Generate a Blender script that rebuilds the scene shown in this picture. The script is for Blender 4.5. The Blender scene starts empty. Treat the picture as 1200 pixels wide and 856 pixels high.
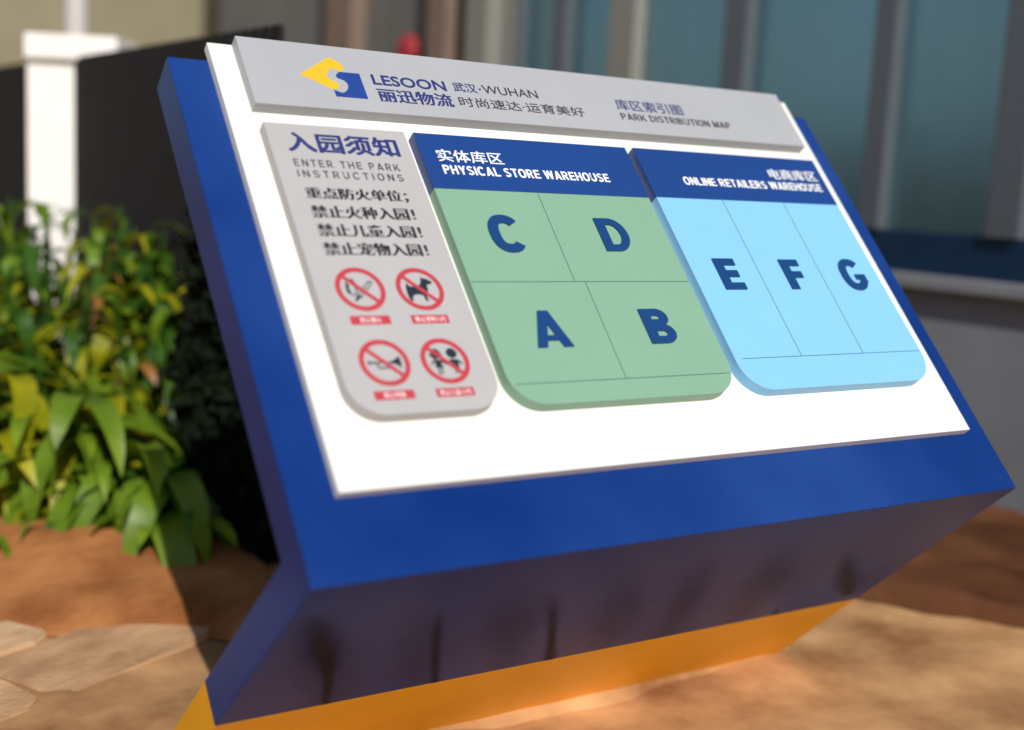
import bpy, bmesh, math, random
from mathutils import Vector, Matrix, Euler
from mathutils.geometry import tessellate_polygon
R_ = random.Random(7)
sc = bpy.context.scene
COL = sc.collection

# ------------------------------------------------------------------ camera, light, sky
S = 1.40 / (0.4083659688784775 + 0.4089283825345262)      # sign scale: the lens is 1.40 m above the ground
H0 = 0.4089283825345262 * S                               # height of the lower front edge (bend) of the sign
F_PX = 1450.5464
CAM_R = Vector((0.8440224277, -0.5338135044, 0.0516651142))
CAM_D = Vector((-0.0372557450, -0.1544611627, -0.9872961859))
CAM_F = Vector((0.5350122905, 0.8313753013, -0.1502562953))
CAM_P = Vector((-0.91038546 / 1.92097253 * S, -2.06697888 / 1.92097253 * S, 1.40))
cam = bpy.data.cameras.new('camera')
cam_o = bpy.data.objects.new('camera', cam)
COL.objects.link(cam_o)
m = Matrix.Identity(4)
for i in range(3):
    m[i][0], m[i][1], m[i][2], m[i][3] = CAM_R[i], -CAM_D[i], -CAM_F[i], CAM_P[i]
cam_o.matrix_world = m
cam.sensor_width = 36
cam.lens = 36 * F_PX / 1200
cam.clip_start = 0.05
cam.clip_end = 3000
cam.dof.use_dof = True
cam.dof.focus_distance = 1.68 * S
BLUR = 21.0                                               # blur disc of a far point, in pixels of a 1024 wide frame
ap = BLUR / (F_PX * 1024 / 1200) * cam.dof.focus_distance
cam.dof.aperture_fstop = cam.lens / 1000 / ap
cam.dof.aperture_blades = 0
sc.camera = cam_o

SUN_EL = math.radians(38.5)
SUN_DIR = Vector((-0.21, -math.cos(SUN_EL), math.sin(SUN_EL))).normalized()
sun = bpy.data.lights.new('sun', 'SUN')
sun.energy = 4.2
sun.angle = math.radians(0.5)
sun.color = (1.0, 0.965, 0.91)
sun_o = bpy.data.objects.new('sun', sun)
COL.objects.link(sun_o)
sun_o.rotation_euler = SUN_DIR.to_track_quat('Z', 'Y').to_euler()
w = bpy.data.worlds.new('World')
sc.world = w
w.use_nodes = True
nt = w.node_tree
sky = nt.nodes.new('ShaderNodeTexSky')
sky.sky_type = 'NISHITA'
sky.sun_disc = False
sky.sun_elevation = SUN_EL
sky.sun_rotation = math.atan2(SUN_DIR.x, SUN_DIR.y)
bg = nt.nodes['Background']
nt.links.new(sky.outputs[0], bg.inputs[0])
bg.inputs[1].default_value = 0.085
sc.view_settings.view_transform = 'Standard'
sc.view_settings.look = 'None'
sc.view_settings.exposure = 0
sc.view_settings.gamma = 1
sc.cycles.max_bounces = 8
sc.cycles.use_denoising = True

# ------------------------------------------------------------------ materials
def mat(name, col, rough=0.5, noise=0.0, nscale=8.0, bump=0.0, bscale=60.0, spec=0.5, coat=0.0, metal=0.0, col2=None, detail=5.0, coords='Object', coat_r=0.1):
    mt = bpy.data.materials.new(name)
    mt.use_nodes = True
    n = mt.node_tree
    b = n.nodes['Principled BSDF']
    b.inputs['Base Color'].default_value = (*col, 1)
    b.inputs['Roughness'].default_value = rough
    b.inputs['Specular IOR Level'].default_value = spec
    b.inputs['Metallic'].default_value = metal
    b.inputs['Coat Weight'].default_value = coat
    b.inputs['Coat Roughness'].default_value = coat_r
    tc = n.nodes.new('ShaderNodeTexCoord')
    if noise or col2:
        t = n.nodes.new('ShaderNodeTexNoise')
        t.inputs['Scale'].default_value = nscale
        t.inputs['Detail'].default_value = detail
        t.inputs['Roughness'].default_value = 0.6
        n.links.new(tc.outputs[coords], t.inputs['Vector'])
        r = n.nodes.new('ShaderNodeValToRGB')
        r.color_ramp.elements[0].position = 0.32
        r.color_ramp.elements[1].position = 0.68
        c2 = col2 if col2 else tuple(min(1, c * (1 + noise)) for c in col)
        c1 = col if col2 else tuple(c * (1 - noise) for c in col)
        r.color_ramp.elements[0].color = (*c1, 1)
        r.color_ramp.elements[1].color = (*c2, 1)
        n.links.new(t.outputs['Fac'], r.inputs['Fac'])
        n.links.new(r.outputs['Color'], b.inputs['Base Color'])
    if bump:
        t = n.nodes.new('ShaderNodeTexNoise')
        t.inputs['Scale'].default_value = bscale
        t.inputs['Detail'].default_value = 4
        n.links.new(tc.outputs[coords], t.inputs['Vector'])
        bp = n.nodes.new('ShaderNodeBump')
        bp.inputs['Strength'].default_value = bump
        bp.inputs['Distance'].default_value = 0.01
        n.links.new(t.outputs['Fac'], bp.inputs['Height'])
        n.links.new(bp.outputs['Normal'], b.inputs['Normal'])
    return mt

def srgb(r, g, b, k=1.0):
    f = lambda c: (c / 255 / 12.92 if c <= 10 else ((c / 255 + 0.055) / 1.055) ** 2.4) * k
    return (f(r), f(g), f(b))

def paint_blue():
    """glossy blue sheet metal paint with small scuffs and a slightly wavy surface"""
    mt = mat('blue_paint', srgb(15, 60, 140, 0.72), 0.34, bump=0.02, bscale=4.0, spec=0.2, coat=0.0)
    n = mt.node_tree
    b = n.nodes['Principled BSDF']
    b.inputs['IOR'].default_value = 1.24
    tc = n.nodes.new('ShaderNodeTexCoord')
    base = srgb(15, 60, 140, 0.72)
    # tiny pale scuffs, dust
    v = n.nodes.new('ShaderNodeTexNoise'); v.inputs['Scale'].default_value = 55; v.inputs['Detail'].default_value = 8
    v.inputs['Roughness'].default_value = 0.75
    n.links.new(tc.outputs['Object'], v.inputs['Vector'])
    r = n.nodes.new('ShaderNodeValToRGB')
    r.color_ramp.elements[0].position = 0.67; r.color_ramp.elements[0].color = (0, 0, 0, 1)
    r.color_ramp.elements[1].position = 0.76; r.color_ramp.elements[1].color = (0.5, 0.5, 0.5, 1)
    n.links.new(v.outputs['Fac'], r.inputs['Fac'])
    big = n.nodes.new('ShaderNodeTexNoise'); big.inputs['Scale'].default_value = 1.3; big.inputs['Detail'].default_value = 3
    n.links.new(tc.outputs['Object'], big.inputs['Vector'])
    rb = n.nodes.new('ShaderNodeValToRGB')
    rb.color_ramp.elements[0].position = 0.3; rb.color_ramp.elements[0].color = (*[c * k_ for c, k_ in zip(base, (0.5, 0.6, 0.68))], 1)
    rb.color_ramp.elements[1].position = 0.7; rb.color_ramp.elements[1].color = (*[c * k_ for c, k_ in zip(base, (4.5, 1.65, 1.2))], 1)
    n.links.new(big.outputs['Fac'], rb.inputs['Fac'])
    mx = n.nodes.new('ShaderNodeMix'); mx.data_type = 'RGBA'
    n.links.new(r.outputs['Color'], mx.inputs['Factor'])
    n.links.new(rb.outputs['Color'], mx.inputs['A'])
    mx.inputs['B'].default_value = (0.35, 0.4, 0.5, 1)
    n.links.new(mx.outputs['Result'], b.inputs['Base Color'])
    dr = n.nodes.new('ShaderNodeMapRange')
    dr.inputs['To Min'].default_value = 0.16; dr.inputs['To Max'].default_value = 0.34
    n.links.new(big.outputs['Fac'], dr.inputs['Value'])
    n.links.new(dr.outputs['Result'], b.inputs['Roughness'])
    return mt

M = {}
M['blue'] = paint_blue()
M['yellow'] = mat('yellow_paint', srgb(248, 176, 4, 0.9), 0.38, noise=0.06, nscale=3, bump=0.02, bscale=4, coat=0.0, spec=0.3)
M['painted_reflection'] = mat('dark_reflection_paint', srgb(20, 14, 34, 0.8), 0.5, noise=0.3, nscale=30)  # dark reflection as a flat colour, for the underside of the leg
M['white'] = mat('white_board', (0.765, 0.745, 0.695), 0.42, noise=0.02, nscale=3)
M['grey'] = mat('grey_panel', srgb(178, 180, 184, 0.80), 0.45, noise=0.025, nscale=5, bump=0.01, bscale=30)
M['grey_warm'] = mat('warm_grey_panel', srgb(186, 184, 184, 0.80), 0.45, noise=0.025, nscale=5, bump=0.01, bscale=30)
M['green'] = mat('pale_green_panel', srgb(138, 182, 154, 0.76), 0.45, noise=0.02, nscale=5)
M['sky_blue'] = mat('light_blue_panel', srgb(138, 204, 250, 0.80), 0.45, noise=0.015, nscale=5)
M['strip_blue'] = mat('blue_strip', srgb(24, 68, 140, 0.78), 0.4, noise=0.05, nscale=6)
M['letter_blue'] = mat('letter_blue', srgb(16, 66, 124, 0.80), 0.4, noise=0.05, nscale=20)
M['text_blue'] = mat('text_blue', srgb(44, 56, 128, 0.7), 0.5)
M['text_dark'] = mat('text_dark', srgb(62, 62, 74, 0.6), 0.5)
M['text_black'] = mat('text_black', srgb(28, 28, 34, 0.6), 0.5)
M['text_white'] = mat('text_white', (0.8, 0.8, 0.8), 0.5)
M['logo_yellow'] = mat('logo_yellow', srgb(250, 196, 40, 0.76), 0.45)
M['logo_blue'] = mat('logo_blue', srgb(30, 68, 150, 0.8), 0.45)
M['red'] = mat('prohibition_red', srgb(212, 66, 78, 0.66), 0.5)
M['pict'] = mat('pictogram_black', srgb(30, 42, 56, 0.7), 0.5)
M['line'] = mat('thin_groove', srgb(50, 90, 100, 0.6), 0.7)
M['steel'] = mat('steel', (0.5, 0.5, 0.52), 0.35, metal=0.8)

M['soil'] = mat('red_brown_soil', srgb(120, 68, 34), 0.95, nscale=2.2, col2=srgb(190, 128, 78), bump=0.8, bscale=18, spec=0.1, detail=9)
M['shaded_soil'] = mat('shaded_brown_soil', srgb(66, 36, 20), 0.95, nscale=2.2, col2=srgb(104, 66, 42), bump=0.6, bscale=18, spec=0.1, detail=9)  # darker copy of the soil, shade by the wall put into its colour
M['sand'] = mat('tan_ground', srgb(124, 82, 50), 0.95, nscale=2.0, col2=srgb(206, 160, 112), bump=0.35, bscale=9, spec=0.1, detail=7)
M['stone'] = mat('tan_stone', srgb(158, 118, 84), 0.9, nscale=2.6, col2=srgb(208, 166, 124), bump=0.5, bscale=25, spec=0.2, detail=8)
M['stone_pale'] = mat('pale_stone', srgb(188, 148, 112), 0.9, nscale=4, col2=srgb(220, 184, 148), bump=0.4, bscale=25, spec=0.2)
M['plaster'] = mat('grey_plaster', srgb(104, 103, 98), 0.85, noise=0.15, nscale=1.2, bump=0.1, bscale=30)
M['olive_wall'] = mat('olive_wall', srgb(134, 128, 104), 0.9, noise=0.12, nscale=0.6)
M['plinth'] = mat('dark_grey_plinth', srgb(118, 120, 124), 0.8, noise=0.14, nscale=1.3, bump=0.1, bscale=20)
M['ledge'] = mat('pale_stone_ledge', srgb(122, 124, 128), 0.7, noise=0.1, nscale=3)
M['mullion'] = mat('grey_metal_mullion', srgb(92, 98, 104), 0.4, metal=0.3)
M['mullion_pale'] = mat('pale_mullion', srgb(128, 126, 118), 0.5)
M['brown'] = mat('brown_pilaster', srgb(118, 100, 86), 0.8, noise=0.1)
M['navy'] = mat('navy_rail', srgb(16, 40, 66), 0.35)
M['curtain'] = mat('pale_curtain', srgb(226, 236, 232), 0.9, noise=0.06, nscale=3)
M['interior'] = mat('dim_interior', srgb(150, 180, 176), 0.9, nscale=1.1, col2=srgb(60, 96, 104))
M['white_post'] = mat('white_masonry', srgb(242, 238, 232, 0.95), 0.7, noise=0.05, nscale=4)
M['pole'] = mat('pale_pole', srgb(205, 200, 195, 0.85), 0.5)
M['black'] = mat('black_railing', (0.014, 0.013, 0.013), 0.8, spec=0.15)
M['hedge'] = mat('shade_dark_hedge_leaf', srgb(16, 24, 12), 0.8, spec=0.1, noise=0.3, nscale=4)  # near black leaves, the deep shade behind the sign put into their colour
M['bell'] = mat('red_fixture', srgb(150, 34, 42), 0.6)
M['bark'] = mat('bark', srgb(70, 55, 38), 0.9, noise=0.2, nscale=20)

def leaf_mat(name, c1, c2, trans=0.25):
    mt = mat(name, c1, 0.45, nscale=2.0, col2=c2, spec=0.4)
    n = mt.node_tree
    b = n.nodes['Principled BSDF']
    out = n.nodes['Material Output']
    tr = n.nodes.new('ShaderNodeBsdfTranslucent')
    tr.inputs['Color'].default_value = (c2[0] * 1.3, c2[1] * 1.3, c2[2], 1)
    mx = n.nodes.new('ShaderNodeMixShader')
    mx.inputs[0].default_value = trans
    n.links.new(b.outputs[0], mx.inputs[1]); n.links.new(tr.outputs[0], mx.inputs[2])
    n.links.new(mx.outputs[0], out.inputs['Surface'])
    return mt
M['leaf_a'] = leaf_mat('yellow_green_leaf', srgb(98, 112, 8), srgb(168, 162, 20))
M['leaf_b'] = leaf_mat('mid_green_leaf', srgb(66, 100, 16), srgb(118, 144, 34))
M['leaf_c'] = leaf_mat('deep_green_leaf', srgb(30, 66, 14), srgb(66, 104, 28))
M['leaf_d'] = leaf_mat('dry_brown_leaf', srgb(120, 74, 34), srgb(160, 112, 54), 0.1)

def glass_mat():
    mt = bpy.data.materials.new('teal_tinted_glass'); mt.use_nodes = True
    n = mt.node_tree; n.nodes.clear()
    out = n.nodes.new('ShaderNodeOutputMaterial')
    tr = n.nodes.new('ShaderNodeBsdfTransparent'); tr.inputs[0].default_value = (0.82, 0.93, 0.94, 1)
    gl = n.nodes.new('ShaderNodeBsdfGlossy'); gl.inputs['Roughness'].default_value = 0.30
    gl.inputs['Color'].default_value = (0.62, 0.92, 1, 1)
    tc = n.nodes.new('ShaderNodeTexCoord'); wn = n.nodes.new('ShaderNodeTexNoise'); wn.inputs['Scale'].default_value = 1.6; wn.inputs['Detail'].default_value = 2
    bp = n.nodes.new('ShaderNodeBump'); bp.inputs['Strength'].default_value = 0.12; bp.inputs['Distance'].default_value = 0.05
    n.links.new(tc.outputs['Object'], wn.inputs['Vector']); n.links.new(wn.outputs['Fac'], bp.inputs['Height']); n.links.new(bp.outputs['Normal'], gl.inputs['Normal'])
    fr = n.nodes.new('ShaderNodeFresnel'); fr.inputs[0].default_value = 1.75
    mx = n.nodes.new('ShaderNodeMixShader')
    ad = n.nodes.new('ShaderNodeMath'); ad.operation = 'ADD'; ad.inputs[1].default_value = 0.30; ad.use_clamp = True
    n.links.new(fr.outputs[0], ad.inputs[0]); n.links.new(ad.outputs[0], mx.inputs[0]); n.links.new(tr.outputs[0], mx.inputs[1]); n.links.new(gl.outputs[0], mx.inputs[2])
    n.links.new(mx.outputs[0], out.inputs['Surface'])
    return mt
M['glass'] = glass_mat()

# ------------------------------------------------------------------ helpers
def link_mesh(name, me, mats, parent=None):
    o = bpy.data.objects.new(name, me)
    COL.objects.link(o)
    if not isinstance(mats, (list, tuple)):
        mats = [mats]
    if not me.materials:
        for x in mats:
            me.materials.append(x)
    if parent is not None:
        o.parent = parent
    return o

def bm_obj(name, bm, mats, parent=None, smooth=False):
    bmesh.ops.recalc_face_normals(bm, faces=bm.faces[:])
    me = bpy.data.meshes.new(name)
    bm.to_mesh(me); bm.free()
    if smooth:
        for p in me.polygons: p.use_smooth = True
    return link_mesh(name, me, mats, parent)

def tag(o, label=None, cat=None, group=None, kind=None):
    if label: o['label'] = label
    if cat: o['category'] = cat
    if group: o['group'] = group
    if kind: o['kind'] = kind
    return o

def empty(name, loc=(0, 0, 0), rz=0.0):
    o = bpy.data.objects.new(name, None)
    COL.objects.link(o)
    o.location = loc
    o.rotation_euler = (0, 0, rz)
    return o

def box_bm(bm, x0, x1, y0, y1, z0, z1, bevel=0.0, mi=0):
    r = bmesh.ops.create_cube(bm, size=1)
    vs = r['verts']
    for v in vs:
        v.co = Vector((x0 + (v.co.x + .5) * (x1 - x0), y0 + (v.co.y + .5) * (y1 - y0), z0 + (v.co.z + .5) * (z1 - z0)))
    fs = set(f for v in vs for f in v.link_faces)
    for f in fs: f.material_index = mi
    if bevel:
        es = list(set(e for v in vs for e in v.link_edges))
        bmesh.ops.bevel(bm, geom=es, offset=bevel, segments=2, affect='EDGES', profile=0.6)
    return bm

def box(name, x0, x1, y0, y1, z0, z1, mt, parent=None, bevel=0.0):
    bm = bmesh.new(); box_bm(bm, x0, x1, y0, y1, z0, z1, bevel)
    return bm_obj(name, bm, mt, parent)

# ------------------------------------------------------------------ the sign
# panel coordinates: x to the right, y up the sloping face, z out of the face; unscaled metres, times S
sign = empty('index_sign', (0, 0, 0))
tag(sign, 'large blue sloping map sign with grey header and coloured panels on a yellow foot', 'sign')
CY, SY = 0.6739710948, 0.7387577163
tilt = math.atan2(SY, CY)
W, H, T = 1.1, 0.7221, 0.0572
L1, L2 = 0.3748, 0.2320
TP = 0.0296; T1 = 0.0130

def frame_matrix():
    return Matrix.Translation((0, 0, H0)) @ Matrix.Rotation(tilt, 4, 'X') @ Matrix.Scale(1, 4)
FM = frame_matrix()
def place(o):
    """child of the sign, meshes in scaled panel coordinates"""
    o.matrix_local = FM
    return o

def prism_x(name, prof, x0, x1, mt, bevel=0.0016):
    bm = bmesh.new()
    a = [bm.verts.new((x0 * S, y * S, z * S)) for y, z in prof]
    b = [bm.verts.new((x1 * S, y * S, z * S)) for y, z in prof]
    bm.faces.new(a); bm.faces.new(b[::-1])
    for i in range(len(prof)):
        j = (i + 1) % len(prof)
        bm.faces.new((a[i], b[i], b[j], a[j]))
    bmesh.ops.recalc_face_normals(bm, faces=bm.faces[:])
    if bevel:
        bmesh.ops.bevel(bm, geom=bm.edges[:], offset=bevel * S, segments=2, affect='EDGES', profile=0.6)
    return place(bm_obj(name, bm, mt, sign))

ANG = -0.0161
ld = (math.sin(ANG), -math.cos(ANG)); lu = (math.cos(ANG), math.sin(ANG))
qy = (T + lu[1] * T) / lu[0]
e1 = (L1 * ld[0], L1 * ld[1]); e1b = (e1[0] + lu[0] * T, e1[1] + lu[1] * T)
body = prism_x('sign_body', [(H, 0), (0, 0), e1, e1b, (qy, -T), (H, -T)], 0, W, M['blue'])
e2 = ((L1 + L2 + 0.09) * ld[0], (L1 + L2 + 0.09) * ld[1]); e2b = (e2[0] + lu[0] * T, e2[1] + lu[1] * T)
foot = prism_x('sign_foot', [e1, e2, e2b, e1b], 0.0004, W - 0.0004, M['yellow'], 0.001)
foot['label'] = 'yellow painted lower part of the leg'

def plate(name, x0, x1, y0, y1, z0, z1, mt, rb=0.0, bev=0.0012, parent=None):
    """plate with its two lower corners rounded by rb and a fine bevel round its face"""
    pts = []
    if rb:
        n = 12
        for k in range(n + 1):
            a = math.pi + k / n * math.pi / 2
            pts.append((x0 + rb + rb * math.cos(a), y0 + rb + rb * math.sin(a)))
        for k in range(n + 1):
            a = 1.5 * math.pi + k / n * math.pi / 2
            pts.append((x1 - rb + rb * math.cos(a), y0 + rb + rb * math.sin(a)))
    else:
        pts += [(x0, y0), (x1, y0)]
    pts += [(x1, y1), (x0, y1)]
    bm = bmesh.new()
    lo = [bm.verts.new((x * S, y * S, z0 * S)) for x, y in pts]
    hi = [bm.verts.new((x * S, y * S, z1 * S)) for x, y in pts]
    bm.faces.new(lo[::-1]); top = bm.faces.new(hi)
    n = len(pts)
    for i in range(n):
        bm.faces.new((lo[i], lo[(i + 1) % n], hi[(i + 1) % n], hi[i]))
    if bev:
        bmesh.ops.bevel(bm, geom=list(top.edges), offset=bev * S, segments=2, affect='EDGES', profile=0.6)
    o = bm_obj(name, bm, mt, parent or sign)
    if parent is None:
        place(o)
    return o

board = plate('backing_board', 0.0513, 1.053, 0.0949, 0.7403, 0.0004, T1, M['white'], bev=0.0008)
header = plate('header_panel', 0.0833, 1.0204, 0.6249, 0.7398, T1 + 0.0002, TP, M['grey'])
instr = plate('instruction_panel', 0.0853, 0.2765, 0.1735, 0.5940, T1 + 0.0002, TP, M['grey_warm'], rb=0.042)
green = plate('map_panel', 0.2903, 0.6368, 0.1735, 0.4998, T1 + 0.0002, TP, M['green'], rb=0.046)
green['label'] = 'pale green panel with the areas A to D'
gstrip = plate('title_strip', 0.2903, 0.6368, 0.5000, 0.5940, T1 + 0.0002, TP + 0.0001, M['strip_blue'])
gstrip['label'] = 'blue strip over the pale green panel'
blue = plate('map_panel', 0.6515, 1.0185, 0.1735, 0.5018, T1 + 0.0002, TP, M['sky_blue'], rb=0.046)
blue['label'] = 'light blue panel with the areas E to G'
bstrip = plate('title_strip', 0.6515, 1.0185, 0.5020, 0.5950, T1 + 0.0002, TP + 0.0001, M['strip_blue'])
bstrip['label'] = 'blue strip over the light blue panel'

# dark reflections painted as soft edged patches on the underside of the blue leg
def reflection_paint_mat():
    mt = bpy.data.materials.new('dark_painted_reflection'); mt.use_nodes = True
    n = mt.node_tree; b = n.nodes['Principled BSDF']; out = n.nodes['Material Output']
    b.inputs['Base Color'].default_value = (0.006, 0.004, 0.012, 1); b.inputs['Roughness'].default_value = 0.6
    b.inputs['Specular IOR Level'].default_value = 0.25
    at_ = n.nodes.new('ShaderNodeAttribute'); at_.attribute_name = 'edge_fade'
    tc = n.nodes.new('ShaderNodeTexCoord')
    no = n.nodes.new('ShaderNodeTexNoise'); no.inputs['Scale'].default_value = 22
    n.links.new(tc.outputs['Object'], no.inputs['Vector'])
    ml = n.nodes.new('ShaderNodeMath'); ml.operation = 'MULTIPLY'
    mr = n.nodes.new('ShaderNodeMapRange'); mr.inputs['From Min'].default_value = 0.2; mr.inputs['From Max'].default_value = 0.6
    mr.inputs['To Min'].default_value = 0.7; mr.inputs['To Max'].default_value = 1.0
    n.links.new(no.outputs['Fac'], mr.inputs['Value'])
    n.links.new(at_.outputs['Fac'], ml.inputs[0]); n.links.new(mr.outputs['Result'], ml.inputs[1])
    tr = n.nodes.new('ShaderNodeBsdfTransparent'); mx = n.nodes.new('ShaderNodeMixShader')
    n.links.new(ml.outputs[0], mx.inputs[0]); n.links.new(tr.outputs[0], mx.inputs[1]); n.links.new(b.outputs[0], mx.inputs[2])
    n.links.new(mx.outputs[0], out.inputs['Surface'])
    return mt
M['painted_reflection'] = reflection_paint_mat()
def reflection_streak(path, widths, strength):
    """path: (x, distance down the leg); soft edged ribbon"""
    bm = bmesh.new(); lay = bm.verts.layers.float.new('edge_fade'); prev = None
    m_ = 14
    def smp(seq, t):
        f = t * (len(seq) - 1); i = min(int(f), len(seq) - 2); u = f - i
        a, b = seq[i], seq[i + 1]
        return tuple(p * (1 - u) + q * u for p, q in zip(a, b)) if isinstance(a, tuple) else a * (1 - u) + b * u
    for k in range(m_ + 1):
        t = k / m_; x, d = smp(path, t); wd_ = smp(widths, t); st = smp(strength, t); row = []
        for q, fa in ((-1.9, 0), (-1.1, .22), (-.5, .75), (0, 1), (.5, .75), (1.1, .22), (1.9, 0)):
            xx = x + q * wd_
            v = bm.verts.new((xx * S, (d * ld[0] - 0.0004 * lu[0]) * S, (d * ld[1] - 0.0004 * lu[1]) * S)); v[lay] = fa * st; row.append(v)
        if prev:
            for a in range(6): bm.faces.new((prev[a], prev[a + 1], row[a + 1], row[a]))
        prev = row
    return bm_obj('painted_reflection_patch', bm, M['painted_reflection'], body)
reflection_streak([(0.019, 0.058), (0.052, 0.129), (0.09, 0.215), (0.118, 0.291), (0.142, 0.372)], [.010, .020, .019, .010, .006, .005], [0.0, .6, .9, .9, .9, .95])
reflection_streak([(0.19, 0.105), (0.217, 0.179), (0.298, 0.373)], [.006, .008, .007, .006], [0.0, .45, .7, .8])
reflection_streak([(0.345, 0.11), (0.405, 0.222), (0.482, 0.373)], [.012, .010, .007, .010], [0.0, .5, .8, .85])
reflection_streak([(0.87, 0.14), (0.984, 0.269), (1.055, 0.345)], [.014, .02, .03, .012], [0.0, .6, .6, .6])
reflection_streak([(0.885, 0.335), (0.915, 0.373)], [.006, .01], [0.0, .6])
for x0_, w_, s_ in ((0.02, .05, .3), (0.14, .04, .25), (0.27, .05, .28), (0.44, .05, .25), (0.56, .04, .3), (0.70, .06, .28)):  # wider, fainter painted reflections
    reflection_streak([(x0_, 0.06), (x0_ + .06, 0.2), (x0_ + .13, 0.37)], [w_ * .5, w_, w_ * .7], [0.0, s_, s_ * .6])

def text(s, bx, mt, parent, name='lettering', off=0.0, ext=0.0006, z=TP, sp=1.0, fatx=0.0, faty=0.0, fit_y=True):
    cu = bpy.data.curves.new('tmp', 'FONT')
    cu.body = s; cu.offset = off; cu.resolution_u = 3; cu.space_character = sp
    o = bpy.data.objects.new('tmp', cu); COL.objects.link(o)
    dg = bpy.context.evaluated_depsgraph_get()
    me = bpy.data.meshes.new_from_object(o.evaluated_get(dg))
    bpy.data.objects.remove(o); bpy.data.curves.remove(cu)
    me.materials.clear()
    xs = [v.co.x for v in me.vertices]; ys = [v.co.y for v in me.vertices]
    ax, bx_, ay, by = min(xs), max(xs), min(ys), max(ys)
    x0, y0, x1, y1 = bx
    kx = (x1 - x0 - 2 * fatx) / (bx_ - ax); ky = (y1 - y0 - 2 * faty) / (by - ay)
    bm = bmesh.new()
    src = bmesh.new(); src.from_mesh(me); bpy.data.meshes.remove(me)
    copies = [(0, 0)]
    if fatx or faty:
        copies = [(-fatx, -faty), (fatx, faty), (0, 0), (-fatx, faty), (fatx, -faty)] if faty else [(-fatx, 0), (0, 0), (fatx, 0)]
    for ci, (dx, dy) in enumerate(copies):
        zt = (z + ext + ci * 0.00002)
        mp = {}
        for v in src.verts:
            mp[v] = bm.verts.new(((x0 + fatx + (v.co.x - ax) * kx + dx) * S, (y0 + faty + (v.co.y - ay) * ky + dy) * S, zt * S))
        tops = []
        for f in src.faces:
            try: tops.append(bm.faces.new([mp[v] for v in f.verts]))
            except ValueError: pass
        if ci == 0 or ext > 0.001 or len(copies) > 1:
            # side walls down to the panel
            for e in [e for f in tops for e in f.edges if len(e.link_faces) == 1]:
                a, b = e.verts
                c = bm.verts.new((b.co.x, b.co.y, (z - 0.0001) * S)); d = bm.verts.new((a.co.x, a.co.y, (z - 0.0001) * S))
                try: bm.faces.new((b, a, d, c))
                except ValueError: pass
    src.free()
    me = bpy.data.meshes.new(name)
    bm.normal_update()
    for f in bm.faces:
        if abs(f.normal.z) > 0.5 and f.normal.z < 0: f.normal_flip()
    bm.to_mesh(me); bm.free()
    return link_mesh(name, me, mt, parent)

def flat(name, polys, mt, parent, ox, oy, z, ext=0.0003, k=0.001, dz=0.00003):
    bm = bmesh.new()
    for pi, pl in enumerate(polys):
        zz = (z + ext + (pi % 9) * dz)
        vs = [bm.verts.new(((ox + x * k) * S, (oy + y * k) * S, zz * S)) for x, y in pl]
        for t in tessellate_polygon([[Vector((x, y, 0)) for x, y in pl]]):
            try: bm.faces.new([vs[i] for i in t])
            except ValueError: pass
        lo = [bm.verts.new((v.co.x, v.co.y, (z - 0.0001) * S)) for v in vs]
        for i in range(len(vs)):
            j = (i + 1) % len(vs)
            bm.faces.new((vs[i], vs[j], lo[j], lo[i]))
    return bm_obj(name, bm, mt, parent)


# bold sans capitals drawn as strokes: bars, slanted bars and bows
def ribbon(path, t, closed=False):
    n = len(path); L = []; Rr = []
    for i in range(n):
        a = Vector(path[i - 1] if (i or closed) else path[0]); b = Vector(path[i]); c = Vector(path[(i + 1) % n] if (i < n - 1 or closed) else path[i])
        d1 = (b - a).normalized() if (b - a).length > 1e-9 else (c - b).normalized()
        d2 = (c - b).normalized() if (c - b).length > 1e-9 else d1
        d = (d1 + d2).normalized(); k = 1 / max(.5, d.dot(d1)); nn = Vector((-d.y, d.x)) * t / 2 * k
        L.append(b + nn); Rr.append(b - nn)
    out = []
    for i in range(n if closed else n - 1):
        j = (i + 1) % n
        out.append([tuple(Rr[i]), tuple(Rr[j]), tuple(L[j]), tuple(L[i])])
    return out
def arc(cx, cy, rx, ry, a0, a1, n=10):
    return [(cx + rx * math.cos(math.radians(a0 + (a1 - a0) * k / n)), cy + ry * math.sin(math.radians(a0 + (a1 - a0) * k / n))) for k in range(n + 1)]
def sarc(cx, cy, rx, ry, a0, a1, n=10):
    out = []
    for k in range(n + 1):
        a = math.radians(a0 + (a1 - a0) * k / n); c_, s_ = math.cos(a), math.sin(a)
        out.append((cx + rx * math.copysign(abs(c_) ** .82, c_), cy + ry * math.copysign(abs(s_) ** .82, s_)))
    return out
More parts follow.
